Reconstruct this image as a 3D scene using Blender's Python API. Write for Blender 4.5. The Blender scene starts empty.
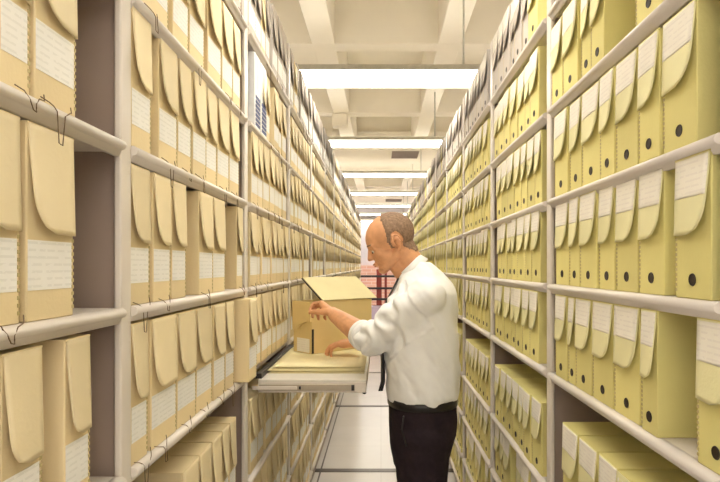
import bpy, bmesh, math, random
from mathutils import Vector, Matrix, noise

C = bpy.context.scene.collection
FPX, VX, HY = 550.0, 381.0, 265.7      # focal length in px, vanishing point of the aisle
CAMZ = 1.6
XL, XR = -0.50, 0.55                   # rack faces on the two sides of the aisle
rnd = random.Random(11)

# ------------------------------------------------------------------ materials
def s2l(c):
    return tuple((v/255/12.92) if v/255 <= .04045 else ((v/255+.055)/1.055)**2.4 for v in c) + (1,)

def mat(name, rgb, rough=.6, metal=0, noise_amt=.06, noise_scale=30, bump=0, bump_scale=200, emit=0, spec=.4):
    m = bpy.data.materials.new(name); m.use_nodes = True
    nt = m.node_tree; b = nt.nodes['Principled BSDF']
    b.inputs['Roughness'].default_value = rough
    b.inputs['Metallic'].default_value = metal
    b.inputs['Specular IOR Level'].default_value = spec
    col = s2l(rgb)
    tc = nt.nodes.new('ShaderNodeTexCoord')
    nz = nt.nodes.new('ShaderNodeTexNoise'); nz.inputs['Scale'].default_value = noise_scale
    nz.inputs['Detail'].default_value = 3
    nt.links.new(tc.outputs['Object'], nz.inputs['Vector'])
    cr = nt.nodes.new('ShaderNodeValToRGB')
    cr.color_ramp.elements[0].position = .3; cr.color_ramp.elements[1].position = .7
    cr.color_ramp.elements[0].color = tuple(v*(1-noise_amt) for v in col[:3]) + (1,)
    cr.color_ramp.elements[1].color = tuple(min(1, v*(1+noise_amt)) for v in col[:3]) + (1,)
    nt.links.new(nz.outputs['Fac'], cr.inputs['Fac'])
    nt.links.new(cr.outputs['Color'], b.inputs['Base Color'])
    if bump:
        n2 = nt.nodes.new('ShaderNodeTexNoise'); n2.inputs['Scale'].default_value = bump_scale
        nt.links.new(tc.outputs['Object'], n2.inputs['Vector'])
        bp = nt.nodes.new('ShaderNodeBump'); bp.inputs['Strength'].default_value = bump
        bp.inputs['Distance'].default_value = .004
        nt.links.new(n2.outputs['Fac'], bp.inputs['Height']); nt.links.new(bp.outputs['Normal'], b.inputs['Normal'])
    if emit:
        b.inputs['Emission Color'].default_value = col; b.inputs['Emission Strength'].default_value = emit
    return m

def label_mat(name, rgb, ink, per_box=False):
    """paper label with faint broken rows of typing"""
    m = mat(name, rgb, .7, noise_amt=.02)
    nt = m.node_tree; b = nt.nodes['Principled BSDF']
    base = b.inputs['Base Color'].links[0].from_socket
    tc = nt.nodes.new('ShaderNodeTexCoord'); sp = nt.nodes.new('ShaderNodeSeparateXYZ')
    nt.links.new(tc.outputs['Object'], sp.inputs[0])
    ml = nt.nodes.new('ShaderNodeMath'); ml.operation = 'MULTIPLY'; ml.inputs[1].default_value = 95
    nt.links.new(sp.outputs['Z'], ml.inputs[0])
    fr = nt.nodes.new('ShaderNodeMath'); fr.operation = 'FRACT'; nt.links.new(ml.outputs[0], fr.inputs[0])
    gt = nt.nodes.new('ShaderNodeMath'); gt.operation = 'GREATER_THAN'; gt.inputs[1].default_value = .66
    nt.links.new(fr.outputs[0], gt.inputs[0])
    nz = nt.nodes.new('ShaderNodeTexNoise'); nz.inputs['Scale'].default_value = 60
    nt.links.new(tc.outputs['Object'], nz.inputs['Vector'])
    g2 = nt.nodes.new('ShaderNodeMath'); g2.operation = 'GREATER_THAN'; g2.inputs[1].default_value = .45
    nt.links.new(nz.outputs['Fac'], g2.inputs[0])
    mu = nt.nodes.new('ShaderNodeMath'); mu.operation = 'MULTIPLY'
    nt.links.new(gt.outputs[0], mu.inputs[0]); nt.links.new(g2.outputs[0], mu.inputs[1])
    m2 = nt.nodes.new('ShaderNodeMath'); m2.operation = 'MULTIPLY'; m2.inputs[1].default_value = .5
    nt.links.new(mu.outputs[0], m2.inputs[0])
    mx = nt.nodes.new('ShaderNodeMix'); mx.data_type = 'RGBA'
    nt.links.new(m2.outputs[0], mx.inputs['Factor'])
    nt.links.new(base, mx.inputs['A']); mx.inputs['B'].default_value = s2l(ink)
    nt.links.new(mx.outputs['Result'], b.inputs['Base Color'])
    return m

def board(name, rgb):
    """card board with a slight tint of its own per box"""
    m = mat(name, rgb, .65, noise_amt=.03, noise_scale=9, bump=.12, bump_scale=160, spec=.25)
    nt = m.node_tree; b = nt.nodes['Principled BSDF']
    base = b.inputs['Base Color'].links[0].from_socket
    oi = nt.nodes.new('ShaderNodeObjectInfo'); hs = nt.nodes.new('ShaderNodeHueSaturation')
    mr = nt.nodes.new('ShaderNodeMapRange'); mr.inputs['To Min'].default_value = .90; mr.inputs['To Max'].default_value = 1.06
    nt.links.new(oi.outputs['Random'], mr.inputs['Value']); nt.links.new(mr.outputs['Result'], hs.inputs['Value'])
    nt.links.new(base, hs.inputs['Color']); nt.links.new(hs.outputs['Color'], b.inputs['Base Color'])
    return m

M = {
 'cream': board('cream_board', (238,217,172)),
 'cream_flap': board('cream_flap_board', (240,222,182)),
 'yellow': board('yellow_green_board', (234,222,147)),
 'yellow_flap': board('yellow_green_flap_board', (239,231,180)),
 'grey': board('lilac_grey_board', (196,186,176)),
 'grey_flap': board('lilac_grey_flap_board', (204,192,180)),
 'lab_l': label_mat('white_paper_label', (243,240,234), (222,219,212)),
 'lab_r': label_mat('pale_lilac_paper_label', (244,237,224), (228,219,210)),
 'stitch': mat('stitched_metal_edge', (198,180,128), .5),
 'hole': mat('dark_hole_and_ring', (44,32,20), .5),  # rim ring, and a flat disc coloured as the shade inside the hole
 'string': mat('brown_tie_string', (120,98,74), .8),
 'steel': mat('off_white_enamelled_steel', (224,214,204), .38, noise_amt=.03, noise_scale=5),
 'panel': mat('shade_darkened_enamelled_panel', (164,146,136), .45, noise_amt=.03, noise_scale=4),  # same off-white paint as the posts, with shade put into the colour
 'ceil': mat('cream_painted_concrete', (240,231,212), .8, noise_amt=.025, noise_scale=3, bump=.15, bump_scale=30),
 'wall': mat('pale_lilac_wall_paint', (204,198,202), .8, noise_amt=.02, noise_scale=3),
 'fix': mat('white_light_housing', (205,200,185), .5),
 'vent': mat('grey_brown_grille', (140,122,110), .5),
 'rail': mat('dark_floor_rail', (96,88,82), .35, metal=.4),
 'black': mat('black_painted_metal', (40,36,40), .4),
 'redmetal': mat('dark_red_painted_metal', (132,52,44), .45),
 'skin': mat('tanned_skin', (220,162,120), .5, noise_amt=.07, noise_scale=45, bump=.1, bump_scale=250),
 'hair': mat('short_brown_grey_hair', (148,120,98), .8, noise_amt=.25, noise_scale=120, bump=.8, bump_scale=300),
 'shirt': mat('white_shirt_cotton', (240,239,238), .85, noise_amt=.015, noise_scale=20, bump=.15, bump_scale=500, spec=.15),
 'pants': mat('near_black_wool_trousers', (40,30,36), .85, noise_amt=.15, noise_scale=60, bump=.2, bump_scale=400, spec=.2),
 'tie': mat('dark_silk_tie', (38,38,46), .5),
 'shoe': mat('black_shoe_leather', (30,26,26), .3),
 'leather': mat('black_belt_leather', (26,22,22), .35),
 'eye': mat('eye_white', (215,205,195), .2),
 'iris': mat('brown_iris', (50,34,24), .2),
 'lip': mat('muted_lip_skin', (176,108,86), .5),
 'tray': mat('white_laminate_top', (228,222,212), .3, noise_amt=.02),
 'slide': mat('grey_beige_steel_slide', (176,164,146), .4, metal=.3),
 'folder': mat('cream_manila_folder', (242,230,184), .7, noise_amt=.03),
 'tan': board('tan_board', (226,200,140)),
 'lidcream': board('pale_cream_lid_board', (236,224,174)),
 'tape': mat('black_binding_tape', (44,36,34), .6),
 'binder': mat('white_binder_cover', (232,230,228), .4),
 'blue': mat('navy_blue_spine_band', (56,66,120), .5),
 'crate': mat('pale_lilac_plastic', (196,178,194), .5),
}
# light diffuser: the only thing that emits
M['diff'] = mat('glowing_light_diffuser', (255,252,242), .4, noise_amt=0, emit=9.5)

# floor: pale vinyl tiles with thin joints
def floor_mat():
    m = mat('pale_polished_vinyl_floor', (220,214,210), .18, noise_amt=.03, noise_scale=2.5)
    nt = m.node_tree; b = nt.nodes['Principled BSDF']
    base = b.inputs['Base Color'].links[0].from_socket
    tc = nt.nodes.new('ShaderNodeTexCoord'); br = nt.nodes.new('ShaderNodeTexBrick')
    br.offset = 0; br.inputs['Scale'].default_value = 1
    br.inputs['Brick Width'].default_value = .61; br.inputs['Row Height'].default_value = .61
    br.inputs['Mortar Size'].default_value = .004
    br.inputs['Color1'].default_value = (1,1,1,1); br.inputs['Color2'].default_value = (.97,.965,.965,1)
    br.inputs['Mortar'].default_value = (.9,.89,.88,1)
    nt.links.new(tc.outputs['Object'], br.inputs['Vector'])
    mx = nt.nodes.new('ShaderNodeMix'); mx.data_type = 'RGBA'; mx.blend_type = 'MULTIPLY'
    mx.inputs['Factor'].default_value = 1
    nt.links.new(base, mx.inputs['A']); nt.links.new(br.outputs['Color'], mx.inputs['B'])
    nt.links.new(mx.outputs['Result'], b.inputs['Base Color'])
    nz = nt.nodes.new('ShaderNodeTexNoise'); nz.inputs['Scale'].default_value = 6
    nt.links.new(tc.outputs['Object'], nz.inputs['Vector'])
    bp = nt.nodes.new('ShaderNodeBump'); bp.inputs['Strength'].default_value = .12; bp.inputs['Distance'].default_value = .01
    nt.links.new(nz.outputs['Fac'], bp.inputs['Height']); nt.links.new(bp.outputs['Normal'], b.inputs['Normal'])
    return m
M['floor'] = floor_mat()

def brick_mat():
    m = mat('pinkish_red_brick', (206,140,118), .8, noise_amt=.05)
    nt = m.node_tree; b = nt.nodes['Principled BSDF']
    tc = nt.nodes.new('ShaderNodeTexCoord'); br = nt.nodes.new('ShaderNodeTexBrick')
    mp = nt.nodes.new('ShaderNodeMapping'); mp.inputs['Rotation'].default_value = (math.pi/2,0,0)
    br.inputs['Scale'].default_value = 1
    br.inputs['Brick Width'].default_value = .3; br.inputs['Row Height'].default_value = .1
    br.inputs['Mortar Size'].default_value = .01
    br.inputs['Color1'].default_value = s2l((214,166,148)); br.inputs['Color2'].default_value = s2l((208,156,138))
    br.inputs['Mortar'].default_value = s2l((216,190,176))
    nt.links.new(tc.outputs['Object'], mp.inputs['Vector']); nt.links.new(mp.outputs['Vector'], br.inputs['Vector'])
    nt.links.new(br.outputs['Color'], b.inputs['Base Color'])
    return m
M['brick'] = brick_mat()

# ------------------------------------------------------------------ mesh helpers
class MB:
    """collects shapes into one bmesh; each add takes a material slot"""
    def __init__(self): self.bm = bmesh.new()
    def _set(self, faces, mi, smooth=False):
        for f in faces: f.material_index = mi; f.smooth = smooth
    def box(self, x0, x1, y0, y1, z0, z1, mi=0, bevel=0, xf=None):
        r = bmesh.ops.create_cube(self.bm, size=1)
        vs = r['verts']
        for v in vs:
            v.co = Vector(((x0+x1)/2+v.co.x*(x1-x0), (y0+y1)/2+v.co.y*(y1-y0), (z0+z1)/2+v.co.z*(z1-z0)))
            if xf: v.co = xf @ v.co
        fs = list({f for v in vs for f in v.link_faces})
        self._set(fs, mi)
        if bevel:
            es = list({e for v in vs for e in v.link_edges})
            rr = bmesh.ops.bevel(self.bm, geom=es, offset=bevel, segments=2, affect='EDGES', profile=.6)
            self._set(rr['faces'], mi, True)
        return self
    def prism(self, pts, y0, y1, mi=0, smooth=False, axis='Y'):
        """closed outline of (x, z) extruded along y"""
        a = [self.bm.verts.new((p[0], y0, p[1])) for p in pts]
        b = [self.bm.verts.new((p[0], y1, p[1])) for p in pts]
        n = len(pts); fs = []
        for i in range(n):
            f = self.bm.faces.new((a[i], a[(i+1)%n], b[(i+1)%n], b[i])); f.smooth = smooth; f.material_index = mi
        for f in (self.bm.faces.new(a[::-1]), self.bm.faces.new(b)): f.material_index = mi
        return self
    def tube(self, path, r, mi=0, seg=6):
        rings = []
        n = len(path)
        for i, p in enumerate(path):
            p = Vector(p)
            d = (Vector(path[min(i+1, n-1)]) - Vector(path[max(i-1, 0)])).normalized()
            up = Vector((0,0,1)) if abs(d.z) < .9 else Vector((1,0,0))
            s = d.cross(up).normalized(); t = s.cross(d)
            rr = r[i] if isinstance(r, (list, tuple)) else r
            rings.append([self.bm.verts.new(p + s*math.cos(a)*rr + t*math.sin(a)*rr) for a in [2*math.pi*k/seg for k in range(seg)]])
        for i in range(n-1):
            for k in range(seg):
                f = self.bm.faces.new((rings[i][k], rings[i][(k+1)%seg], rings[i+1][(k+1)%seg], rings[i+1][k]))
                f.smooth = True; f.material_index = mi
        for rg in (rings[0], rings[-1][::-1]):
            f = self.bm.faces.new(rg); f.material_index = mi
        return self
    def ell(self, c, r, mi=0, rot=None, seg=24, rings=16):
        q = bmesh.ops.create_uvsphere(self.bm, u_segments=seg, v_segments=rings, radius=1)
        for v in q['verts']:
            p = Vector((v.co.x*r[0], v.co.y*r[1], v.co.z*r[2]))
            if rot: p = rot @ p
            v.co = p + Vector(c)
        self._set(list({f for v in q['verts'] for f in v.link_faces}), mi, True)
        return self
    def cap(self, a, b, ra, rb, mi=0, seg=16, flat=None):
        """tapered capsule"""
        a = Vector(a); b = Vector(b); d = b-a; L = d.length; d = d.normalized()
        up = Vector((0,0,1)) if abs(d.z) < .9 else Vector((1,0,0))
        s = d.cross(up).normalized(); t = s.cross(d)
        prof = []
        for k in range(7):
            an = math.pi/2*(k/6); prof.append((-math.cos(an)*ra, math.sin(an)*ra))
        for k in range(7):
            an = math.pi/2*(k/6); prof.append((L+math.sin(an)*rb, math.cos(an)*rb))
        rings = []
        for h, rr in prof:
            rr = max(rr, 1e-5)
            rings.append([self.bm.verts.new(a+d*h+s*math.cos(q)*rr+t*math.sin(q)*rr) for q in [2*math.pi*k/seg for k in range(seg)]])
        for i in range(len(rings)-1):
            for k in range(seg):
                f = self.bm.faces.new((rings[i][k], rings[i][(k+1)%seg], rings[i+1][(k+1)%seg], rings[i+1][k])); f.smooth = True; f.material_index = mi
        for rg in (rings[0][::-1], rings[-1]):
            f = self.bm.faces.new(rg); f.material_index = mi
        return self
    def loft(self, sects, mi=0, seg=40, power=2.3):
        """sects: (center, rx, ry) horizontal super-ellipses at center.z"""
        rings = []
        for c, rx, ry in sects:
            ring = []
            for k in range(seg):
                a = 2*math.pi*k/seg; ca, sa = math.cos(a), math.sin(a)
                e = 2/power
                ring.append(self.bm.verts.new((c[0]+math.copysign(abs(ca)**e, ca)*rx, c[1]+math.copysign(abs(sa)**e, sa)*ry, c[2])))
            rings.append(ring)
        for i in range(len(rings)-1):
            for k in range(seg):
                f = self.bm.faces.new((rings[i][k], rings[i][(k+1)%seg], rings[i+1][(k+1)%seg], rings[i+1][k])); f.smooth = True; f.material_index = mi
        for rg in (rings[0][::-1], rings[-1]):
            f = self.bm.faces.new(rg); f.material_index = mi
        return self
    def mesh(self, name, mats):
        bmesh.ops.recalc_face_normals(self.bm, faces=self.bm.faces)
        me = bpy.data.meshes.new(name); self.bm.to_mesh(me); self.bm.free()
        for m in mats: me.materials.append(m)
        return me
    def build(self, name, mats, parent=None, loc=None):
        if not isinstance(mats, (list, tuple)): mats = [mats]
        return link(name, self.mesh(name, mats), parent, loc)

def link(name, me, parent=None, loc=None):
    o = bpy.data.objects.new(name, me); C.objects.link(o)
    if parent: o.parent = parent
    if loc: o.location = loc
    return o

def tag(o, label=None, cat=None, group=None, kind=None):
    if label: o['label'] = label
    if cat: o['category'] = cat
    if group: o['group'] = group
    if kind: o['kind'] = kind
    return o

def empty(name, loc=(0,0,0), rz=0):
    o = bpy.data.objects.new(name, None); C.objects.link(o); o.location = loc; o.rotation_euler.z = rz
    return o

# ------------------------------------------------------------------ the setting
Y0, Y1, ZC, ZB = -6.2, 17.4, 4.2, 3.6
WX = 4.2
tag(MB().box(-WX, WX, Y0, Y1, -.1, 0).build('floor', M['floor']), kind='structure')
tag(MB().box(-WX, WX, Y0, Y1, ZC, ZC+.1).build('ceiling', M['ceil']), kind='structure')
tag(MB().box(-WX-.1, -WX, Y0, Y1, 0, ZC).build('wall_left', M['wall']), kind='structure')
tag(MB().box(WX, WX+.1, Y0, Y1, 0, ZC).build('wall_right', M['wall']), kind='structure')
tag(MB().box(-WX, WX, Y0-.1, Y0, 0, ZC).build('wall_back', M['wall']), kind='structure')
tag(MB().box(-WX, WX, Y1, Y1+.1, 0, ZC).build('wall_far', M['wall']), kind='structure')
tag(MB().box(-2.2, 2.2, Y1-.12, Y1-.001, 0, 1.62).build('brick_wainscot', M['brick']), kind='structure')
# waffle of concrete beams under the slab
n = 0
for k in range(-5, 6):
    y = 5.05+2.25*k
    n += 1
    tag(MB().box(-WX, WX, y-.09, y+.09, ZB, ZC, bevel=.008).build('trim_%d' % n, M['ceil']), kind='structure')
for x in (-3.02, -1.76, -.52, .62, 1.84, 3.1):
    n += 1
    tag(MB().box(x-.105, x+.105, Y0, Y1, ZB+.002, ZC, bevel=.008).build('trim_%d' % n, M['ceil']), kind='structure')
# rails let into the floor and the edge strips beside the racks
for k in range(-2, 6):
    y = 4.3+1.97*k
    o = MB().box(-1.0, 1.25, y-.028, y+.028, .0005, .004, 0).box(-1.0, 1.25, y-.04, y-.03, .0005, .003, 0).build('floor_rail', M['rail'])
    tag(o, kind='structure')
for x in (-.47, .615):
    tag(MB().box(x-.006, x+.006, 0, 14.4, .0005, .003).build('floor_strip', M['rail']), kind='structure')

# ------------------------------------------------------------------ ceiling lights
LY = [3.93+2.2*k for k in range(-4, 7)]  # rows behind the camera are unseen, added at the same pitch for fill light
bayname = ['nearest', 'second', 'third', 'fourth', 'fifth', 'sixth', 'seventh', 'eighth', 'ninth', 'tenth', 'eleventh', 'twelfth', 'thirteenth', 'fourteenth', 'fifteenth']
for i, y in enumerate(LY):
    vis = i-4
    root = empty('ceiling_light', (0, y, 3.0))
    pos = ('nearest the camera' if vis == 0 else bayname[vis]+' from the camera') if vis >= 0 else ['unseen added row, farthest behind the camera', 'unseen added row, third back', 'unseen added row, second back', 'just above the camera'][i]
    tag(root, 'long glowing white strip light across the aisle, ' + pos, 'ceiling light', 'strip lights across the aisle')
    MB().box(-3.4, 3.4, .035, .365, .034, .05, bevel=.005).box(-3.4, 3.4, -.008, 0, -.001, .036).box(-3.4, 3.4, .40, .408, -.001, .036).build('housing', M['fix'], root)
    d = MB()
    # wrap-round lens, rounded section, run along x
    sec = [(.0005, .032), (.0005, .003), (.02, 0), (.38, 0), (.3995, .003), (.3995, .032)]
    a = [d.bm.verts.new((-3.38, p[0], p[1])) for p in sec]; b = [d.bm.verts.new((3.38, p[0], p[1])) for p in sec]
    for k in range(len(sec)): d.bm.faces.new((a[k], a[(k+1) % len(sec)], b[(k+1) % len(sec)], b[k]))
    d.bm.faces.new(a[::-1]); d.bm.faces.new(b)
    d.build('diffuser', M['diff'], root)
    for x in (-2.6, .62, 2.6):
        MB().tube([(x, .2, .048), (x, .2, ZB-3.0 if abs(x) < 1 else ZC-3.0)], .008).build('hanger_rod', M['fix'], root)
# small ceiling fittings
o = MB().box(-.64, -.45, 7.2, 7.36, 3.43, 3.600, bevel=.01).build('junction_box', M['ceil'])
tag(o, 'small white junction box under the left ceiling beam, between first and second strip lights', 'junction box')
for k, (ya, yb) in enumerate([(9.39, 11.75), (15.7, 17.4)]):
    tag(MB().box(-WX, WX, ya, yb, 3.58, 3.9, bevel=.006).build('trim_%d' % (40+k), M['ceil']), kind='structure')
for j, (y, x0, x1, z) in enumerate([(9.78, .19, .66, 3.58), (16.6, .14, .62, 3.58)]):
    r = empty('ceiling_vent', ((x0+x1)/2, y, z))
    tag(r, ['larger grey louvred vent in the ceiling beyond the second strip light', 'small distant grey louvred vent near the far end of the ceiling'][j], 'vent')
    w = (x1-x0)/2
    MB().box(-w-.06, w+.06, -.37, .37, -.008, 0, bevel=.003).build('frame', M['ceil'], r)
    s = MB()
    for q in range(12): s.box(-w, w, -.30+q*.052, -.272+q*.052, -.016, -.012)
    s.box(-w, w, -.31, .31, -.0105, -.0085)
    s.build('louvre', M['vent'], r)

# ------------------------------------------------------------------ racks
def lipprof(side):
    # rounded front lip, x measured outwards from the rack face
    return [(-.004, 0), (.004, -.0005), (.010, -.004), (.0125, -.0095), (.011, -.015), (.006, -.0185), (.0015, -.0195), (-.003, -.031), (-.012, -.031), (-.012, 0)]

BAYL, PL0 = .965, 1.08
BAYR, PR0 = .940, .866
ROWS_L = [.13, .465, .79, 1.195, 1.519, 1.841, 2.147, 2.49]
ROWS_R = [.09, .32, .60, .872, 1.256, 1.541, 1.816, 2.11, 2.425]
NB = 14
ROOTS = {}
def rack(side):
    L = side == 'left'
    X = XL if L else XR
    sg = 1 if L else -1           # outward direction of the face (towards the aisle)
    rows = ROWS_L if L else ROWS_R
    bay, p0 = (BAYL, PL0) if L else (BAYR, PR0)
    top = 2.812 if L else 2.722
    dep = .42
    def bx(mb, x0, x1, *r, **k):
        a, b = sorted((x0*sg, x1*sg)); return mb.box(a, b, *r, **k)
    # x below is distance outwards (+) or inwards (-) from the rack face
    up = bx(bx(bx(MB(), -.014, 0, -.022, .022, .06, top, 0, bevel=.004), -dep, -dep+.042, -.022, .022, .06, top, 0, bevel=.004), -dep+.03, -.013, -.006, .006, .08, top-.02, 1).mesh('upright', [M['steel'], M['panel']])
    hl = bay/2-.0235
    def shelfmesh():
        s = bx(MB(), -dep+.045, -.012, -hl, hl, -.022, 0, 0)
        return s.mesh('shelf', [M['steel']])
    def lipmesh():
        m = MB(); m.prism([(p[0]*sg, p[1]) for p in lipprof(side)], -hl, hl, 0, smooth=True)
        return m.mesh('shelf_lip', [M['steel']])
    sm, lm = shelfmesh(), lipmesh()
    back = bx(MB(), -dep-.006, -dep-.001, -hl-.02, hl+.02, .1, top-.05).mesh('back_light_stop', [M['panel']])  # sheet added behind each bay to stop light leaking through
    if L: base = bx(MB(), -dep, -.012, -bay/2+.001, bay/2-.001, .004, .06).mesh('base', [M['panel']])
    else: base = bx(MB(), -dep, -.10, -bay/2+.001, bay/2-.001, .004, .06).mesh('base', [M['panel']])
    for k in range(0, NB):
        yf = p0+bay*k                 # far post of bay k
        yc = yf-bay/2
        r = empty('shelving_bay', (X, yc, 0))
        tag(r, 'off-white steel shelving bay full of archive boxes, %s bay on the %s of the aisle' % (bayname[k], side), 'shelving', '%s hand shelving bays' % side)
        ROOTS[side, k] = r
        u = link('upright', up, r, (0, bay/2, 0))
        if k == 0: link('upright', up, r, (0, -bay/2, 0))
        link('back_light_stop', back, r); link('base', base, r)
        for z in rows:
            s = link('shelf', sm, r, (0, 0, z))
            if not (L and k == 2 and z == ROWS_L[3]): link('shelf_lip', lm, s)
            else: s['label'] = 'shelf edge open for the pull-out shelf'
rack('left'); rack('right')

# ------------------------------------------------------------------ archive boxes
# local frame of a box: front face on x = 0 looking to +x, y runs from the side near
# the camera (0) to the far side (w), z up from the base.  Right-hand boxes are mirrored in x.
HB = {'L': .285, 'R': .252}
def bh(side, col): return (.320 if side == 'L' else .292) if col == 'grey' else HB[side]
DB = .345
def flap_grid(w, h, fl, off, z0f, v0, v1, inset=0):
    """rows of points across the flap between v0 and v1; rounded at the near lower corner"""
    nu, nv = 7, 16
    rad = min(.052, w*.46); pts = []
    for j in range(nv+1):
        v = v0+(v1-v0)*j/nv
        z = h-v*fl
        zb = fl-v*fl                       # height above the lower edge
        yn = 0.004+inset
        if zb < rad:
            t = (rad-zb)/rad
            yn = .004+inset + rad*(1-math.sqrt(max(0, 1-t*t)))
        row = []
        for i in range(nu+1):
            u = i/nu; y = yn+(w-.003-inset-yn)*u
            bulge = .002+.013*(v**1.4)*(1-y/w)+.003*v
            row.append((bulge+off, y, z))
        pts.append(row)
    return pts
def sheet(mb, grid, th, mi=0):
    f = [[mb.bm.verts.new(p) for p in r] for r in grid]
    b = [[mb.bm.verts.new((p[0]-th, p[1], p[2])) for p in r] for r in grid]
    nr, nc = len(grid), len(grid[0])
    for j in range(nr-1):
        for i in range(nc-1):
            for q, flip in ((f, 0), (b, 1)):
                vs = [q[j][i], q[j][i+1], q[j+1][i+1], q[j+1][i]]
                fa = mb.bm.faces.new(vs[::-1] if flip else vs); fa.smooth = True; fa.material_index = mi
    ring = [(0, i) for i in range(nc)]+[(j, nc-1) for j in range(1, nr)]+[(nr-1, i) for i in range(nc-2, -1, -1)]+[(j, 0) for j in range(nr-2, 0, -1)]
    for a, c in zip(ring, ring[1:]+ring[:1]):
        try:
            fa = mb.bm.faces.new((f[a[0]][a[1]], f[c[0]][c[1]], b[c[0]][c[1]], b[a[0]][a[1]])); fa.material_index = mi
        except ValueError: pass
def mir(me):
    for v in me.vertices: v.co.x = -v.co.x
    me.flip_normals(); return me

PROTO = {}
def proto(side, w, col, flapfrac=.55):
    key = (side, round(w, 3), col, flapfrac)
    if key in PROTO: return PROTO[key]
    h = bh(side, col); fl = h*flapfrac
    b = MB(); b.box(-DB, 0, .001, w-.001, 0, h, 0, bevel=.0022)
    # lid wall: thin overlapping cover on top
    b.box(-DB+.004, .0015, .0008, w-.0008, h-.001, h+.002, 0)
    # stitched metal edge along the far front corner and the base
    nt = 24
    for q in range(nt):
        z = .012+q*(h-.03)/nt
        b.box(-.001, .0009, w-.0055, w-.0006, z, z+.0055, 1)
    body = b.mesh('archive_box', [M[col], M['stitch']])
    f = MB(); sheet(f, flap_grid(w, h, fl, 0, h, 0, 1), .0022)
    flap = f.mesh('flap', [M[col+'_flap']])
    lb = MB()
    if side == 'L':
        g = [[(.0008, .003+(w-.010)*i/3, .118-(.073)*j/2) for i in range(4)] for j in range(3)]
        sheet(lb, g, .0006)
        for f_ in lb.bm.faces: f_.smooth = False
        label = lb.mesh('label', [M['lab_l']])
    else:
        sheet(lb, flap_grid(w, h, fl, .0006, h, .02, .52, .0012), .0005)
        label = lb.mesh('label', [M['lab_r']])
    hb = MB()
    yc, zc, r = w*.5, .034, .0115
    def ring(x0, x1, r0, r1, mi):
        A = [hb.bm.verts.new((x0, yc+math.cos(t)*r0, zc+math.sin(t)*r0)) for t in [2*math.pi*k/16 for k in range(16)]]
        B = [hb.bm.verts.new((x1, yc+math.cos(t)*r1, zc+math.sin(t)*r1)) for t in [2*math.pi*k/16 for k in range(16)]]
        for k in range(16):
            fa = hb.bm.faces.new((A[k], A[(k+1)%16], B[(k+1)%16], B[k])); fa.smooth = True; fa.material_index = mi
        return A, B
    A, B = ring(.0004, .0016, r, r-.0008, 0); hb.bm.faces.new(ring(.0016, .0006, r-.0008, r-.003, 0)[1])
    hole = hb.mesh('finger_hole', [M['hole']])
    ms = [body, flap, label, hole]
    if side == 'R': ms = [mir(m) for m in ms]
    PROTO[key] = ms
    return ms
STR = []
for v in range(4):
    r2 = random.Random(v); s = MB()
    a, b_ = .008+.02*r2.random(), .055+.035*r2.random()
    dz = -.022-.045*r2.random()*(v % 2); m1, m2 = a+.5*(b_-a)*r2.random()+.012, b_-.022*r2.random()
    pth = [(.0025, a, .006), (.008, a+.012, .0015), (.0115, m1-.004, -.003), (.0145, m1, -.010), (.0145, m1+.010*r2.random(), dz), (.0145, m1+.014, dz-.002), (.0145, (m1+m2)/2, -.012), (.012, m2-.003, -.002), (.006, b_, .0015), (.0025, b_+.004, .012)]
    pts = []
    for i in range(len(pth)-1):
        for t in (0, .5): pts.append(tuple(pth[i][q]*(1-t)+pth[i+1][q]*t for q in range(3)))
    pts.append(pth[-1])
    s.tube(pts, .0009, seg=5)
    STR.append(s.mesh('pull_string', [M['string']]))

def ypix(side, x):             # distance along the aisle of a point of the box fronts seen at picture column x
    X = XL if side == 'L' else XR
    return FPX*X/(x-VX)
BOX = []                       # (side, row index, bay, y0, w, x shift, colour)
def add_box(side, row, bay, y0, w, dx=0, col=None):
    if col is None: col = 'cream' if side == 'L' else 'yellow'
    BOX.append(dict(side=side, row=row, bay=bay, y=y0, w=w, dx=dx, col=col))
def from_px(side, row, bay, spans, dx=0, col=None):
    for sp in spans:
        ya, yb = ypix(side, sp[0]), ypix(side, sp[1])
        y0, y1 = min(ya, yb), max(ya, yb)
        add_box(side, row, bay, y0+.0012, max(.05, y1-y0-.0024), dx+(sp[2] if len(sp) > 2 else 0)+rnd.uniform(-.003, .002), col)
done = set()
def obs(side, row, bay, spans, **k):
    done.add((side, row, bay)); from_px(side, row, bay, spans, **k)
# ---- near left bay (only its far end is in the picture)
obs('L', 5, 0, [(-60, 0), (0, 32), (34, 77)])
obs('L', 4, 0, [(-62, -28), (-26, 23), (27, 75)])
obs('L', 3, 0, [(-40, 0), (2, 45), (65, 92)])
obs('L', 6, 0, [(-40, 0), (0, 32), (34, 77)])
# ---- second left bay
obs('L', 6, 1, [(132, 139), (140.5, 172), (173, 189), (191, 206), (207.5, 221), (222, 232.5), (233.2, 240.8)])
obs('L', 5, 1, [(131.5, 152.3), (160.3, 179), (179.4, 193), (193.4, 207), (207.4, 218), (218.4, 230), (230.4, 240)])
obs('L', 4, 1, [(131.5, 152.5), (154, 172), (172.6, 187), (199, 213), (213.4, 226), (237, 243)])
obs('L', 3, 1, [(131.5, 149), (151.5, 177), (178, 197), (197.4, 213), (213.5, 225), (225.3, 234)])
add_box('L', 3, 1, 1.905, .115, .045)
obs('L', 2, 1, [(182.5, 199), (199.4, 212), (212.4, 222.5), (222.8, 230), (230.3, 237)])
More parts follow.
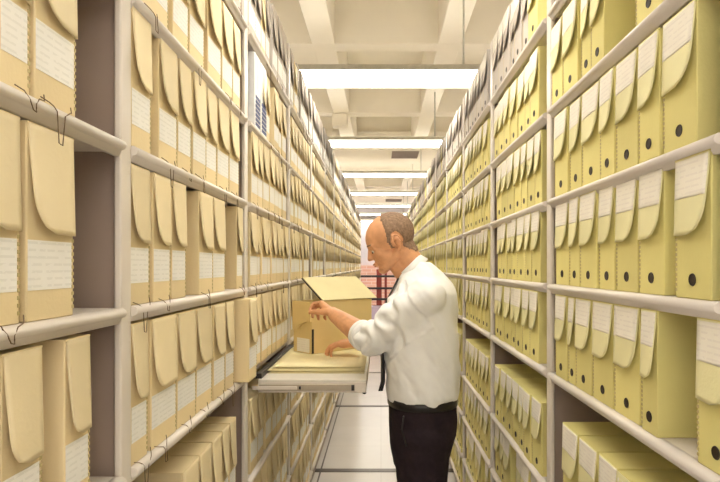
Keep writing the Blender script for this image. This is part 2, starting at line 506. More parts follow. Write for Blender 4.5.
# ---- second right bay
obs('R', 7, 1, [(550, 561), (562.5, 577.5), (580, 590), (590.6, 604), (634, 662), (663, 700)])
obs('R', 6, 1, [(554.3, 567.5), (568.3, 580), (580.6, 599), (600, 614.5), (615, 637), (638, 660), (661, 696)])
obs('R', 5, 1, [(554.3, 567.5), (568.8, 579), (579.6, 596.5), (597.4, 613.4), (614.2, 636), (637, 663), (675, 712)])
obs('R', 4, 1, [(555, 566.5), (567, 574), (574.6, 590.4), (591, 611.5), (612.2, 638), (640.5, 657.5), (694, 735)])
obs('R', 3, 1, [(562, 578), (578.6, 597), (597.6, 617), (617.6, 640), (640.6, 668)])
# ---- everything else
def fill(side, row, bay, a, b, tight):
    rows = ROWS_L if side == 'L' else ROWS_R
    y = a
    greyrow = row == len(rows)-1
    while True:
        w = rnd.choice([.086, .096, .104, .112, .112, .124])
        if y+w > b: break
        col = None
        if greyrow: col = 'grey' if rnd.random() < .85 else None
        elif side == 'L' and row == 7 and rnd.random() < .4: col = 'grey'
        add_box(side, row, bay, y, w, rnd.uniform(-.006, .004), col)
        y += w+.0025
        if rnd.random() < (.10 if side == 'L' else .05): y += rnd.uniform(.02, .09)
for side in 'LR':
    bay_, p0 = (BAYL, PL0) if side == 'L' else (BAYR, PR0)
    rows = ROWS_L if side == 'L' else ROWS_R
    for k in range(NB):
        for r in range(len(rows)):
            if (side, r, k) in done: continue
            a, b = p0+bay_*(k-1)+.028, p0+bay_*k-.026
            if k == 0: a = max(a, .30)
            g = rnd.uniform(.01, .06) if side == 'L' else rnd.uniform(.05, .10)
            if side == 'L' and k == 2 and r == 6: a = 2.31; g = 0      # two binders stand here
            fill(side, r, k, a+g, b, True)

def px_area(B):
    X = XL if B['side'] == 'L' else XR
    rows = ROWS_L if B['side'] == 'L' else ROWS_R
    z = rows[B['row']]; h = HB[B['side']]
    def P(y, zz): return VX+FPX*X/y, HY-FPX*(zz-CAMZ)/y
    y0, y1 = B['y'], B['y']+B['w']
    if y0 < .3: return 0
    xs = sorted((P(y0, z)[0], P(y1, z)[0])); ys = sorted((P((y0+y1)/2, z)[1], P((y0+y1)/2, z+h)[1]))
    w = min(720, xs[1])-max(0, xs[0]); hh = min(482, ys[1])-max(0, ys[0])
    return max(0, w)*max(0, hh)
for B in BOX: B['area'] = px_area(B)
BOX.sort(key=lambda B: -B['area'])
def behind_man(B):
    X = XL if B['side'] == 'L' else XR
    rows = ROWS_L if B['side'] == 'L' else ROWS_R
    x = VX+FPX*X/(B['y']+B['w']/2); y = HY-FPX*(rows[B['row']]+.12-CAMZ)/(B['y']+B['w']/2)
    if 366 < x < 456 and 250 < y < 480: return True
    # under the pull-out shelf and behind it
    return False
ind, rest = [], []
for B in BOX:
    if B['area'] > 0 and len(ind) < 298 and not behind_man(B): ind.append(B)
    else: rest.append(B)

ordn = ['first', 'second', 'third', 'fourth', 'fifth', 'sixth', 'seventh', 'eighth', 'ninth', 'tenth', 'eleventh']
def rowname(side, r):
    n = len(ROWS_L if side == 'L' else ROWS_R)
    d = n-1-r
    return ['top shelf', 'second shelf down', 'third shelf down', 'fourth shelf down', 'fifth shelf down', 'sixth shelf down', 'seventh shelf down', 'eighth shelf down', 'lowest shelf'][d if r else 8]
from collections import defaultdict
order = defaultdict(list)
for B in ind: order[B['side'], B['row'], B['bay']].append(B)
for k, v in order.items():
    v.sort(key=lambda B: B['y'])
    for i, B in enumerate(v): B['n'] = i
COLN = {'cream': 'cream', 'yellow': 'yellow-green', 'grey': 'grey'}
for B in ind:
    side = B['side']; X = XL if side == 'L' else XR
    rows = ROWS_L if side == 'L' else ROWS_R
    wq = round(B['w']/.004)*.004
    wq = max(.05, min(.15, wq if wq <= B['w']+.001 else wq-.004))
    body, flap, label, hole = proto(side, wq, B['col'])
    sg = 1 if side == 'L' else -1
    o = link('archive_box', body, None, (X+sg*(B['dx']-.002), B['y'], rows[B['row']]+.0003))
    sn = 'left' if side == 'L' else 'right'
    tag(o, '%s archive box, %s rack, %s bay, %s, %s box from near end' % (COLN[B['col']], sn, bayname[B['bay']], rowname(side, B['row']), ordn[B['n']]),
        'archive box', 'archive boxes on %s, %s rack' % (rowname(side, B['row']), sn))
    link('flap', flap, o); link('label', label, o)
    if side == 'R' : link('finger_hole', hole, o)
    elif B['row'] >= 3 and rnd.random() < .6 and B['dx'] < .02 and not (B['bay'] == 2 and B['row'] == 3): link('pull_string', STR[rnd.randrange(4)], o)

# the far boxes: past counting, one object
verts, faces, mids = [], [], []
mats_far = [M['cream'], M['cream_flap'], M['yellow'], M['yellow_flap'], M['grey'], M['grey_flap'], M['lab_l'], M['lab_r'], M['hole']]
mi_of = {'cream': 0, 'yellow': 2, 'grey': 4}
def qbox(x0, x1, y0, y1, z0, z1, m):
    i = len(verts)
    verts.extend([(x0,y0,z0),(x1,y0,z0),(x1,y1,z0),(x0,y1,z0),(x0,y0,z1),(x1,y0,z1),(x1,y1,z1),(x0,y1,z1)])
    for f in ((3,2,1,0),(4,5,6,7),(0,1,5,4),(1,2,6,5),(2,3,7,6),(3,0,4,7)):
        faces.append(tuple(i+q for q in f)); mids.append(m)
def qpoly(pts, m):
    i = len(verts); verts.extend(pts); faces.append(tuple(range(i, i+len(pts)))); mids.append(m)
for B in rest:
    side = B['side']; sg = 1 if side == 'L' else -1
    X = (XL if side == 'L' else XR)+sg*(B['dx']-.002)
    z = (ROWS_L if side == 'L' else ROWS_R)[B['row']]+.0003; h = bh(side, B['col']); y, w = B['y'], B['w']
    c = mi_of[B['col']]
    xa, xb = sorted((X, X-sg*DB)); qbox(xa, xb, y+.001, y+w-.001, z, z+h, c)
    fl = h*.55; rad = w*.46
    out = [(y+.004, z+h), (y+w-.003, z+h), (y+w-.003, z+h-fl)]
    for k in range(7):
        a = math.pi/2*k/6
        out.append((y+.004+rad-math.sin(a)*rad, z+h-fl+rad-math.cos(a)*rad))
    def xo(yy, zz): return X+sg*(.002+.012*((z+h-zz)/fl)*(1-(yy-y)/w)+.002)
    fr = [(xo(p[0], p[1]), p[0], p[1]) for p in out]; bk = [(q[0]-sg*.002, q[1], q[2]) for q in fr]
    qpoly(fr if sg < 0 else fr[::-1], c+1); qpoly(bk[::-1] if sg < 0 else bk, c+1)
    for k in range(len(fr)):
        k2 = (k+1) % len(fr); qpoly([fr[k], bk[k], bk[k2], fr[k2]], c+1)
    if side == 'L': qpoly([(X+.0008, y+.006, z+.053), (X+.0008, y+w-.008, z+.053), (X+.0008, y+w-.008, z+.115), (X+.0008, y+.006, z+.115)], 6)
    else:
        qpoly([(xo(a, b)-.0008, a, b) for a, b in ((y+.008, z+h-.012), (y+w-.007, z+h-.012), (y+w-.007, z+h-.075), (y+.008, z+h-.075))], 7)
        qpoly([(X-.0006, y+w/2+.011*math.cos(t), z+.034+.0125*math.sin(t)) for t in [2*math.pi*k/10 for k in range(10)]], 8)
me = bpy.data.meshes.new('distant_archive_boxes'); me.from_pydata(verts, [], faces)
for m in mats_far: me.materials.append(m)
me.polygons.foreach_set('material_index', mids)
o = link('archive_box', me)
tag(o, 'distant rows of small cream and yellow archive boxes receding down both racks', 'archive boxes', kind='stuff')

# two blue banded binders on the left rack
for i, x0 in enumerate((254.5, 260.8)):
    y = ypix('L', x0); y2 = ypix('L', x0+5.6)
    w = y2-y-.002
    r = MB().box(-.26, .002, 0, w, 0, .30, bevel=.004).build('binder', M['binder'], None, (XL, y, ROWS_L[6]+.0003))
    tag(r, ['white binder with navy striped spine, the nearer of two on the left rack', 'white binder with navy striped spine, the farther of two on the left rack'][i], 'binder', 'navy banded binders')
    s = MB()
    for q in range(7): s.box(.002, .0035, w*.12, w*.88, .012+q*.018, .025+q*.018)
    s.build('spine_stripes', M['blue'], r)
    MB().box(.002, .003, w*.3, w*.7, .16, .285).build('spine_label', M['lab_r'], r)

# ------------------------------------------------------------------ pull-out shelf, folders, open box
TZ = 1.152
r = empty('pull_out_shelf', (-.28, 2.55, TZ))
tag(r, 'white pull-out work shelf sliding from the left rack in front of the man', 'pull-out shelf')
x0, x1, y0, y1 = -.50+.016, -.058, 2.165, 2.985
x0r, x1r, y0r, y1r = x0+.28, x1+.28, y0-2.55, y1-2.55
MB().box(x0r, x1r, y0r, y1r, -.012, .0, bevel=.003).build('shelf_top', M['tray'], r)
s = MB()
for a, b in ((y0r, y0r+.014), (y1r-.014, y1r)):
    s.box(x0r, x1r, a, b, -.052, -.012, bevel=.002)
s.box(x1r-.012, x1r, y0r+.014, y1r-.014, -.052, -.012)
s.build('side_rail', M['steel'], r)
g = MB(); g.box(x0r+.005, x1r-.045, y0r-.007, y0r, -.043, -.019, bevel=.0015)
g.build('slide', M['slide'], r)
MB().box(x0r-.012, x0r+.012, y0r+.01, y1r-.01, .001, .022, bevel=.002).build('dark_slot_strip', M['black'], r)  # black strip standing in for the shaded gap between rack and tray
g = MB(); g.box(x0r-.02, x0r+.155, y0r-.012, y0r-.0072, -.038, -.024, bevel=.001)
g.build('slide_channel', M['steel'], r)
MB().box(x1r-.058, x1r-.047, y0r-.010, y0r-.0002, -.042, -.020).build('end_stop', M['black'], r)
MB().box(x0r+.162, x0r+.170, y0r-.011, y0r-.0072, -.037, -.025).build('screw_head', M['black'], r)
MB().ell((x1r-.008, y0r+.02, -.056), (.008, .008, .006)).build('rubber_foot', M['black'], r)
# manila folder lying open on the shelf
f = MB()
def fol(mb, z, dz, jitter):
    x0, x1, y0, y1 = -.475+jitter, -.07-jitter*.2, 2.285+jitter*.5, 2.90
    n = 12
    grid = [[(x0+(x1-x0)*i/n, y0+(y1-y0)*j/6, z+dz*.4*math.sin(i*.7+j*.5)**2) for i in range(n+1)] for j in range(7)]
    top = [[mb.bm.verts.new(p) for p in row] for row in grid]; bot = [[mb.bm.verts.new((p[0], p[1], z-.0018)) for p in row] for row in grid]
    for j in range(6):
        for i in range(n):
            for q in (top, bot):
                fa = mb.bm.faces.new((q[j][i], q[j][i+1], q[j+1][i+1], q[j+1][i])); fa.smooth = True
    for i in range(n):
        for j in (0, 6): mb.bm.faces.new((top[j][i], top[j][i+1], bot[j][i+1], bot[j][i]))
    for j in range(6):
        for i in (0, n): mb.bm.faces.new((top[j][i], top[j+1][i], bot[j+1][i], bot[j][i]))
def papers(mb, a, b, jitter):
    n = int((b-a)/.003)
    for q in range(n):
        mb.box(-.462+jitter+.003*(q % 2), -.085-.004*(q % 3), 2.30+jitter*.5+.002*(q % 2), 2.885, a+q*(b-a)/n, a+(q+.93)*(b-a)/n)
def folder(z, t, jit, lab):
    f = MB(); fol(f, z+.0018, 0, jit); fol(f, z+t-.001, .001, jit)
    o = f.build('manila_folder', M['folder']); tag(o, lab, 'folder')
    p = MB(); papers(p, z+.0022, z+t-.0032, jit); p.build('paper_sheets', M['lidcream'], o)
folder(TZ+.0004, .014, 0, 'lower cream manila folder lying flat on the white pull-out shelf')
folder(TZ+.0154, .012, .02, 'upper cream manila folder under the resting hand and the open box')
# open document box, its end turned to the camera
BZ = TZ+.0288
ang = math.atan2(.695, .72)
P1 = (-.326, 2.60)
WB, LB, HH = .15, .385, .247
r = empty('document_box', (P1[0], P1[1], BZ), ang)     # local +x along the long side, +y across
tag(r, 'open tan document box with raised cream lid standing on the pull-out shelf', 'document box')
b = MB()
t = .003
b.box(0, LB, 0, t, 0, HH, bevel=.001).box(0, LB, WB-t, WB, 0, HH, bevel=.001).box(0, t, t, WB-t, 0, HH).box(LB-t, LB, t, WB-t, 0, HH).box(t, LB-t, t, WB-t, 0, t)
b.build('body', M['tan'], r)
# papers inside
p = MB()
for q in range(14): p.box(.02, LB-.02, .012+q*.0088, .016+q*.0088, .004, HH-.03-.006*(q % 3))
tag(p.build('paper_stack', M['folder'], r), kind='stuff')
# lid: through picture points, hinged on the near long side
A = Vector((-.272, 2.66, 1.420)); D = Vector((-.372, 2.805, 1.532)); Bp = Vector((-.035, 2.885, 1.428))
Rinv = Matrix.Rotation(-ang, 3, 'Z'); O = Vector((P1[0], P1[1], BZ))
A, D, Bp = (Rinv@(q-O) for q in (A, D, Bp))
A = Vector((.062, -.004, HH+.004)); Bp = Vector((LB+.032, -.004, HH+.004))
D = A+Vector((-.012, .150, .108)); Cc = Bp+Vector((-.012, .150, .108))
l = MB(); nn = (Bp-A).cross(D-A).normalized()*.003
vs = [l.bm.verts.new(q) for q in (A, Bp, Cc, D)]; vt = [l.bm.verts.new(q+nn) for q in (A, Bp, Cc, D)]
l.bm.faces.new(vs[::-1]); l.bm.faces.new(vt)
for k in range(4): l.bm.faces.new((vs[k], vs[(k+1)%4], vt[(k+1)%4], vt[k]))
lid = l.build('lid', M['lidcream'], r)
# turned-down lid wall on the far edge and the taped end
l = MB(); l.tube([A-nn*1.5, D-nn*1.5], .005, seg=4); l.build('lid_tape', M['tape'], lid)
# front flap with rounded corner on the end face
e = MB(); out = [(WB-.002, HH), (.002, HH), (.002, HH*.62)]
for k in range(9):
    a = math.pi/2*k/8; out.append((.002+.10*math.sin(a), HH*.62-.045*(1-math.cos(a))))
out += [(WB-.002, HH*.44)]
fr = [e.bm.verts.new((-.009, q[0], q[1])) for q in out]; bk = [e.bm.verts.new((-.001, q[0], q[1])) for q in out]
e.bm.faces.new(fr); e.bm.faces.new(bk[::-1])
for k in range(len(fr)): e.bm.faces.new((fr[k], fr[(k+1) % len(fr)], bk[(k+1) % len(fr)], bk[k]))
e.build('front_flap', M['tan'], r)
MB().box(-.001, -.0002, .02, WB-.03, .004, .07).build('label', M['lab_r'], r)
MB().box(-.0018, .010, -.0015, -.0002, .002, .118).build('edge_tape', M['tape'], r)

# ------------------------------------------------------------------ far end of the aisle
r = empty('guard_rail', (-.1, 15.6, 0))
tag(r, 'low guard rail of black bars and dark red posts at the far end', 'guard rail')
for z in (1.27, .93, .62): MB().box(-.8, .9, -.025, .025, z, z+.06, bevel=.005).build('bar', M['black'], r)
MB().box(-.03, .12, .03, .1, 0, 1.5, bevel=.01).build('post', M['redmetal'], r)
MB().box(.20, .27, .03, .08, 0, 1.4, bevel=.01).build('post', M['redmetal'], r)
MB().box(.82, .88, .03, .08, 0, 1.4, bevel=.01).build('post', M['redmetal'], r)
o = MB().box(-.25, .12, 14.9, 15.25, 0.002, .5, bevel=.02).box(-.27, .14, 14.88, 15.27, .44, .5, bevel=.01).build('storage_crate', M['crate'])
tag(o, 'pale lilac storage crate on the floor before the far guard rail', 'crate')

# ------------------------------------------------------------------ the man
def bake(mb, name, mats, voxel, smooth=4, parent=None, post=None, fac=.5):
    o = mb.build(name+'_tmp', mats)
    md = o.modifiers.new('r', 'REMESH'); md.mode = 'VOXEL'; md.voxel_size = voxel; md.use_smooth_shade = True
    if smooth:
        ms = o.modifiers.new('s', 'SMOOTH'); ms.iterations = smooth; ms.factor = fac
    dg = bpy.context.evaluated_depsgraph_get(); dg.update()
    me = bpy.data.meshes.new_from_object(o.evaluated_get(dg), depsgraph=dg); me.name = name
    old = o.data; bpy.data.objects.remove(o); bpy.data.meshes.remove(old)
    if post: post(me)
    for p in me.polygons: p.use_smooth = True
    return link(name, me, parent)

MY = 2.25
TH = math.radians(24)
Fv = Vector((-math.cos(TH), 0, -math.sin(TH))); Uv = Vector((-math.sin(TH), 0, math.cos(TH))); Lv = Vector((0, -1, 0))
HC = Vector((.036, MY, 1.697))
HS = 1.03
def H(x, y, z): return HC+(Fv*x+Lv*y+Uv*z)*HS
HR = Matrix((Fv, Lv, Uv)).transposed()
body = MB()
def hell(c, r): body.ell(H(*c), tuple(q*HS for q in r), rot=HR)
hell((-.012, 0, .028), (.098, .076, .084))
hell((.040, 0, .022), (.050, .060, .062))
hell((.042, 0, -.032), (.045, .056, .064))
hell((.020, 0, -.062), (.052, .053, .036))
hell((.066, 0, -.090), (.022, .024, .018))
body.cap(H(.083, 0, .008), H(.100, 0, -.030), .008, .0105)
for s in (-1, 1):
    body.ell(H(.091, s*.012, -.034), (.009, .008, .007), rot=HR)
    body.cap(H(.084, s*.012, .014), H(.068, s*.046, .012), .0085, .009)
    hell((.050, s*.036, -.022), (.026, .020, .024))
    body.cap(H(.050, s*.034, -.082), H(-.012, s*.052, -.052), .018, .018)
    hell((.028, s*.036, -.050), (.042, .024, .040))
    body.cap(H(.080, s*.020, .001), H(.068, s*.045, -.003), .0065, .0065)
    # ear: rim, lobe and bowl
    ec = (-.024, s*.079, -.017)
    pr = []
    for k in range(11):
        a = math.radians(-75+k*27)
        pr.append(H(ec[0]-.016*math.cos(a)*1.0, ec[1]+s*(.004+.006*abs(math.cos(a))), ec[2]+.029*math.sin(a)+.004))
    for a, b_ in zip(pr, pr[1:]): body.cap(a, b_, .0042, .0042, seg=8)
    hell((ec[0]-.003, ec[1]-s*.004, ec[2]), (.014, .006, .024))
    hell((ec[0]+.003, ec[1]+s*.002, ec[2]-.027), (.007, .005, .009))
    body.cap(H(-.018, s*.082, -.002), H(-.02, s*.083, .014), .003, .003, seg=8)
hell((.0875, 0, -.0560), (.0105, .022, .0045)); hell((.085, 0, -.066), (.010, .020, .0050))
# neck, trunk, legs
body.cap(H(-.030, 0, -.045), (.150, MY, 1.56), .058, .055)
body.cap(H(.010, 0, -.065), (.125, MY, 1.54), .042, .048)
body.loft([((.16, MY, 1.56), .05, .09), ((.15, MY, 1.49), .09, .17), ((.15, MY, 1.38), .12, .175), ((.155, MY, 1.25), .12, .16), ((.165, MY, 1.10), .11, .155), ((.17, MY, 1.0), .11, .165), ((.17, MY, .90), .10, .16)])
for s in (-1, 1):
    body.cap((.165, MY+s*.09, .95), (.155, MY+s*.10, .52), .085, .055)
    body.cap((.155, MY+s*.10, .52), (.19, MY+s*.11, .10), .052, .035)
    body.cap((.19, MY+s*.11, .07), (.08, MY+s*.115, .035), .035, .026)

def hand(mb, W, d, nrm, curls, spread, thumb, size=1.0, left=True):
    """W wrist, d towards fingers, nrm out of the palm; returns nothing, adds to mb"""
    d = Vector(d).normalized(); nrm = Vector(nrm); nrm = (nrm-d*nrm.dot(d)).normalized()
    s = d.cross(nrm)                       # towards the little finger or index
    if not left: s = -s
    # s points to the thumb side
    W = Vector(W); S = size
    fr = [(.030, .088, .0088, (.043, .026, .021)), (.010, .092, .0092, (.048, .030, .022)), (-.010, .088, .0088, (.044, .028, .021)), (-.029, .080, .0078, (.034, .021, .018))]
    mb.cap(W-d*.02, W+d*.03, .025*S, .024*S)
    for (off, lk, r, ph), cu, sp in zip(fr, curls, spread):
        K = W+d*lk*S+s*off*S
        mb.cap(W+d*.018*S+s*off*.6*S, K, .0145*S, .0115*S, seg=12)
        mb.cap(W+d*.025*S+s*off*.5*S+nrm*.006*S, K-d*.012*S+nrm*.005*S, .014*S, .011*S, seg=12)
        dd = (d+s*sp).normalized(); p = K
        ax = dd.cross(nrm).normalized()
        for q, (L_, c) in enumerate(zip(ph, cu)):
            dd = Matrix.Rotation(math.radians(c), 3, ax) @ dd
            p2 = p+dd*L_*S
            mb.cap(p, p2, r*S*(1-.07*q), r*S*(.93-.08*q), seg=12); p = p2
    T0 = W+d*.022*S+s*.022*S+nrm*.006*S
    T1 = T0+(d*thumb[0][0]+s*thumb[0][1]+nrm*thumb[0][2]).normalized()*.042*S
    T2 = T1+(d*thumb[1][0]+s*thumb[1][1]+nrm*thumb[1][2]).normalized()*.032*S
    T3 = T2+(d*thumb[2][0]+s*thumb[2][1]+nrm*thumb[2][2]).normalized()*.024*S
    mb.cap(T0, T1, .0165*S, .0125*S, seg=12); mb.cap(T1, T2, .0115*S, .0102*S, seg=12); mb.cap(T2, T3, .0102*S, .0085*S, seg=12)

SH_N = Vector((.180, 2.090, 1.482)); EL_N = Vector((-.042, 2.170, 1.306)); WR_N = Vector((-.200, 2.405, 1.382))
SH_F = Vector((.175, 2.410, 1.482)); EL_F = Vector((.030, 2.465, 1.270)); WR_F = Vector((-.105, 2.535, 1.248))
for a, e_, w_ in ((SH_N, EL_N, WR_N), (SH_F, EL_F, WR_F)):
    body.cap((.16, MY+(a.y-MY)*.5, 1.46), a, .07, .052)
    body.cap(a, e_, .048, .036)
    m_ = e_.lerp(w_, .3)
    body.cap(e_, m_, .036, .047); body.cap(m_, w_, .049, .032)
hand(body, WR_N, (-.098, .155, .075), (-.55, -.1, -.80), [(34, 62, 40), (40, 68, 42), (46, 72, 45), (52, 75, 48)], (.06, .01, -.04, -.08), [(.7, .35, .6), (.85, .0, .5), (.9, -.1, .35)], 1.08, True)
hand(body, WR_F, (-.93, .33, -.10), (0, .1, -1), [(12, 28, 22), (14, 30, 24), (18, 34, 26), (24, 38, 28)], (.10, .02, -.05, -.12), [(.7, .7, .35), (.9, .3, .2), (.95, .1, .1)], 1.06, False)
man = bake(body, 'person', [M['skin']], .0036, 3)
tag(man, 'balding man in white shirt and dark trousers standing, opening a box on the shelf', 'person')

# hair: cropped shell on the sides, back and thin crown
HRi = HR.inverted()
bm_ = bmesh.new(); bm_.from_mesh(man.data)
bm_.normal_update()
keepf = []
def hairy(co_):
    if co_.z < 1.58: return False
    p = (HRi @ (co_-HC))/HS
    nz = noise.noise(co_*60)*.004+noise.noise(co_*160)*.003
    front = -.004+nz
    if abs(p.y) > .045: front = .004+nz
    if p.z < .03 and abs(p.y) > .05: front = .010+nz
    low = -.030-max(0, (-.03-p.x))*1.05+nz
    low = max(low, -.078)
    if not (p.x < front and p.z > low): return False
    if abs(p.y) > .058 and (p.x+.026)**2/.023**2+(p.z+.010)**2/.036**2 < 1: return False
    return True
flag = {v: hairy(v.co) for v in bm_.verts}
bmesh.ops.delete(bm_, geom=[v for v, k in flag.items() if not k], context='VERTS')
bm_.verts.ensure_lookup_table()
off = [(v, v.normal.copy()) for v in bm_.verts]
for v, n_ in off:
    edge = any(e.is_boundary for e in v.link_edges)
    v.co += n_*((.0004 if edge else .0028)+(0 if edge else .0012*noise.noise(v.co*220)))
for f_ in bm_.faces: f_.smooth = True
hme = bpy.data.meshes.new('hair'); bm_.to_mesh(hme); bm_.free(); hme.materials.clear(); hme.materials.append(M['hair'])
hair = link('hair', hme, man)
for s in (-1, 1):
    e_ = MB(); e_.ell(H(.070, s*.031, -.009), (.0115, .0125, .0100)); e_.build('eye', [M['eye']], man)
    e_ = MB(); e_.ell(H(.0800, s*.033, -.012), (.003, .005, .004)); e_.build('iris', [M['iris']], man)
    e_ = MB(); e_.cap(H(.0885, s*.016, .019), H(.074, s*.050, .018), .0034, .0022); e_.build('eyebrow', [M['hair']], man)
e_ = MB(); e_.ell(H(.0885, 0, -.0575), (.0108, .019, .0032), rot=HR); e_.ell(H(.086, 0, -.0655), (.0104, .017, .0042), rot=HR); e_.build('lips', M['lip'], man)

# shirt
sh = MB()
secs = []
for z, xf, xb, hy in [(1.045, .035, .295, .165), (1.065, .020, .308, .182), (1.09, .018, .318, .192), (1.14, .020, .320, .194), (1.22, .014, .318, .192), (1.30, .008, .314, .192), (1.38, -.004, .312, .194), (1.44, .015, .312, .190), (1.49, .045, .308, .178), (1.53, .064, .290, .150), (1.56, .080, .262, .118), (1.59, .100, .234, .088), (1.615, .122, .203, .066)]:
    secs.append((((xf+xb)/2, MY, z), (xb-xf)/2, hy))
sh.loft(secs, power=2.15)
# collar stand, tipped forward
ca = Vector((.140, MY, 1.578)); cb = ca+Vector((-.70, 0, .71))*.04
sh.cap((.190, MY, 1.50), ca-Vector((-.70, 0, .71))*.045, .10, .062)
for a, e_ in ((SH_N, EL_N), (SH_F, EL_F)):
    sg = -1 if a.y < MY else 1
    sh.cap((.16, MY+sg*.06, 1.495), a, .070, .068)
    m_ = a.lerp(e_, .5)
    sh.cap(a, m_, .070, .072); sh.cap(m_, e_, .071, .057)
    sh.ell(m_+Vector((.0, 0, -.025)), (.07, .055, .05))
    sh.ell(a+Vector((-.060, 0, -.035)), (.066, .060, .062))
    sh.ell(m_+Vector((-.030, 0, .010)), (.055, .055, .050))
    w_ = WR_N if sg < 0 else WR_F
    dd = (w_-e_).normalized()
    sh.cap(e_, e_+dd*.016, .057, .056)
    sh.ell(e_+Vector((.034, 0, -.006)), (.055, .05, .046))
def wrinkle(me):
    ns = [v.normal.copy() for v in me.vertices]
    for v, n_ in zip(me.vertices, ns):
        p = v.co.copy()
        amt = 0
        # long soft folds that fall from the shoulder blade and pull to the armpit
        w = (p.z*1.0+p.x*1.3)*9
        amt += .007*(.25-abs(noise.noise(Vector((w*.8, p.y*4+3, p.x*2)))))
        amt += .0045*(.2-abs(noise.noise(Vector((p.x*16+p.z*10, p.y*9, p.z*5-p.x*6)))))
        amt += .004*noise.noise(Vector((w*1.1, p.y*5, p.x*3)))
        amt += .0045*noise.noise(Vector((p.x*20, p.y*14, p.z*8)))
        amt += .0020*noise.noise(Vector((p.x*45+p.z*30, p.y*30, p.z*22)))
        if p.z < 1.13: amt += .003*math.sin(p.x*42+p.y*30)*max(0, 1-abs(p.z-1.08)/.06)
        # sleeve rings
        for a, e_ in ((SH_N, EL_N), (SH_F, EL_F)):
            d_ = e_-a; t = (p-a).dot(d_)/d_.length_squared
            q = a+d_*t
            if .15 < t < 1.35 and (p-q).length < .11:
                amt += .0075*math.sin(t*21+noise.noise(p*14)*4+(p.z-q.z)*26)
        v.co = p+n_*amt
shirt = bake(sh, 'shirt', [M['shirt']], .0050, 22, man, wrinkle)
# the shirt closes on itself: sleeves end in a rolled cuff
for w_, e_ in ((WR_N, EL_N), (WR_F, EL_F)):
    dd = (w_-e_).normalized(); c = MB()
    rr = [(.030, .0500), (.032, .0590), (.036, .0620), (.048, .0615), (.050, .0595), (.052, .0615), (.076, .0585), (.079, .0560), (.078, .0500), (.060, .0480)]
    c.tube([e_+dd*t for t, _ in rr], [q for _, q in rr], seg=28)
    o = c.build('rolled_cuff', M['shirt'], man)
# folded collar
c = MB()
dc = (cb-ca).normalized(); sd = Vector((0, 1, 0)); bk_ = Vector((.71, 0, .70))
N = 48; rows_ = []
for lev, (t, r_) in enumerate([(.000, 1.14), (.020, 1.05), (.036, .97), (.038, .93), (.022, .92)]):
    row = []
    for k in range(N+1):
        a = math.radians(-172+344*k/N)
        drop = -.022*max(0, (abs(a)-2.0)/1.0) if lev == 0 else 0
        row.append(c.bm.verts.new(ca+dc*(t+drop)+bk_*math.cos(a)*.064*r_+sd*math.sin(a)*.066*r_))
    rows_.append(row)
for a, b_ in zip(rows_, rows_[1:]):
    for k in range(N):
        f_ = c.bm.faces.new((a[k], a[k+1], b_[k+1], b_[k])); f_.smooth = True
col = c.build('collar', M['shirt'], man)
md = col.modifiers.new('t', 'SOLIDIFY'); md.thickness = .003
# trousers
tr = MB()
tr.loft([((.168, MY, 1.090), .128, .170), ((.168, MY, 1.06), .134, .176), ((.170, MY, 1.00), .138, .186), ((.168, MY, .93), .136, .190), ((.160, MY, .86), .122, .190), ((.158, MY, .80), .108, .188)], power=2.3)
for s in (-1, 1):
    tr.cap((.165, MY+s*.092, .93), (.157, MY+s*.100, .50), .112, .082)
    tr.cap((.157, MY+s*.100, .52), (.185, MY+s*.108, .12), .082, .066)
    tr.cap((.185, MY+s*.108, .14), (.185, MY+s*.108, .10), .066, .068)
def trw(me):
    ns = [v.normal.copy() for v in me.vertices]
    for v, n_ in zip(me.vertices, ns):
        p = v.co.copy(); a = .0045*noise.noise(Vector((p.x*9, p.y*9, p.z*13)))+.0035*noise.noise(Vector((p.x*22+p.z*14, p.y*16, p.z*16)))
        v.co = p+n_*a
trousers = bake(tr, 'trousers', [M['pants']], .0065, 4, man, trw)
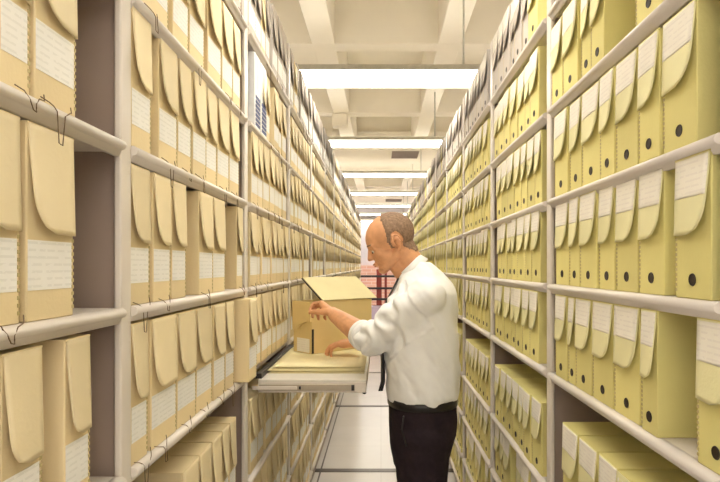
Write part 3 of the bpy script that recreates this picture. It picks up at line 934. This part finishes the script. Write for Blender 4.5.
# slash pocket and belt
pk = MB(); pk.tube([(.085, MY-.183, 1.035), (.078, MY-.188, .985), (.095, MY-.198, .925)], .0035, seg=6); pk.build('pocket_seam', M['leather'], man)
bl = MB(); rings = []
for z, e in ((1.046, 0), (1.046, .004), (1.078, .004), (1.078, 0)):
    ring = []
    for k in range(60):
        a = 2*math.pi*k/60; ca_, sa_ = math.cos(a), math.sin(a); ee = 2/2.3
        ring.append(bl.bm.verts.new((.168+math.copysign(abs(ca_)**ee, ca_)*(.138+e), MY+math.copysign(abs(sa_)**ee, sa_)*(.181+e), z)))
    rings.append(ring)
for i in range(3):
    for k in range(60): bl.bm.faces.new((rings[i][k], rings[i][(k+1) % 60], rings[i+1][(k+1) % 60], rings[i+1][k])).smooth = True
bl.build('belt', M['leather'], man)
# tie hanging clear of the shirt front
t_ = MB(); prof = [(.072, 1.55, .012), (.036, 1.48, .016), (-.004, 1.40, .022), (-.004, 1.32, .028), (.010, 1.22, .034), (.010, 1.135, .040), (.000, 1.095, .003)]
prof = [(x-.0, z, w) for x, z, w in prof]
fa = []; 
for x, z, w in prof:
    tx = .006 if z > 1.3 else .011
    fa.append([t_.bm.verts.new((x-.004, MY-.035-w, z)), t_.bm.verts.new((x-tx, MY-.035, z)), t_.bm.verts.new((x-.004, MY-.035+w, z)), t_.bm.verts.new((x+.002+(tx-.006), MY-.035, z))])
for a, b_ in zip(fa, fa[1:]):
    for k in range(4): t_.bm.faces.new((a[k], a[(k+1) % 4], b_[(k+1) % 4], b_[k]))
t_.bm.faces.new(fa[0]); t_.bm.faces.new(fa[-1][::-1])
t_.ell((.080, MY, 1.556), (.012, .014, .016))
t_.build('tie', M['tie'], man)
for s in (-1, 1):
    s_ = MB(); s_.ell((.11, MY+s*.115, .036), (.12, .048, .034)); s_.ell((.20, MY+s*.112, .055), (.055, .042, .052)); s_.box(-.005, .245, MY+s*.114-.042, MY+s*.114+.042, .001, .016, bevel=.006)
    s_.build('shoe', M['shoe'], man)

# ------------------------------------------------------------------ camera, world, view
cam = bpy.data.cameras.new('camera'); co = bpy.data.objects.new('camera', cam); C.objects.link(co)
co.location = (0, 0, CAMZ); co.rotation_euler = (math.pi/2, 0, 0)
cam.sensor_width = 36; cam.lens = 36*FPX/720
cam.shift_x = -(VX-360)/720; cam.shift_y = (HY-241)/720
cam.clip_start = .02; cam.dof.use_dof = False
sc = bpy.context.scene; sc.camera = co
w = bpy.data.worlds.new('world'); sc.world = w; w.use_nodes = True
w.node_tree.nodes['Background'].inputs[0].default_value = (1, .97, .92, 1)
w.node_tree.nodes['Background'].inputs[1].default_value = .3
sc.view_settings.view_transform = 'Standard'; sc.view_settings.look = 'None'
sc.view_settings.exposure = .30; sc.view_settings.gamma = 1
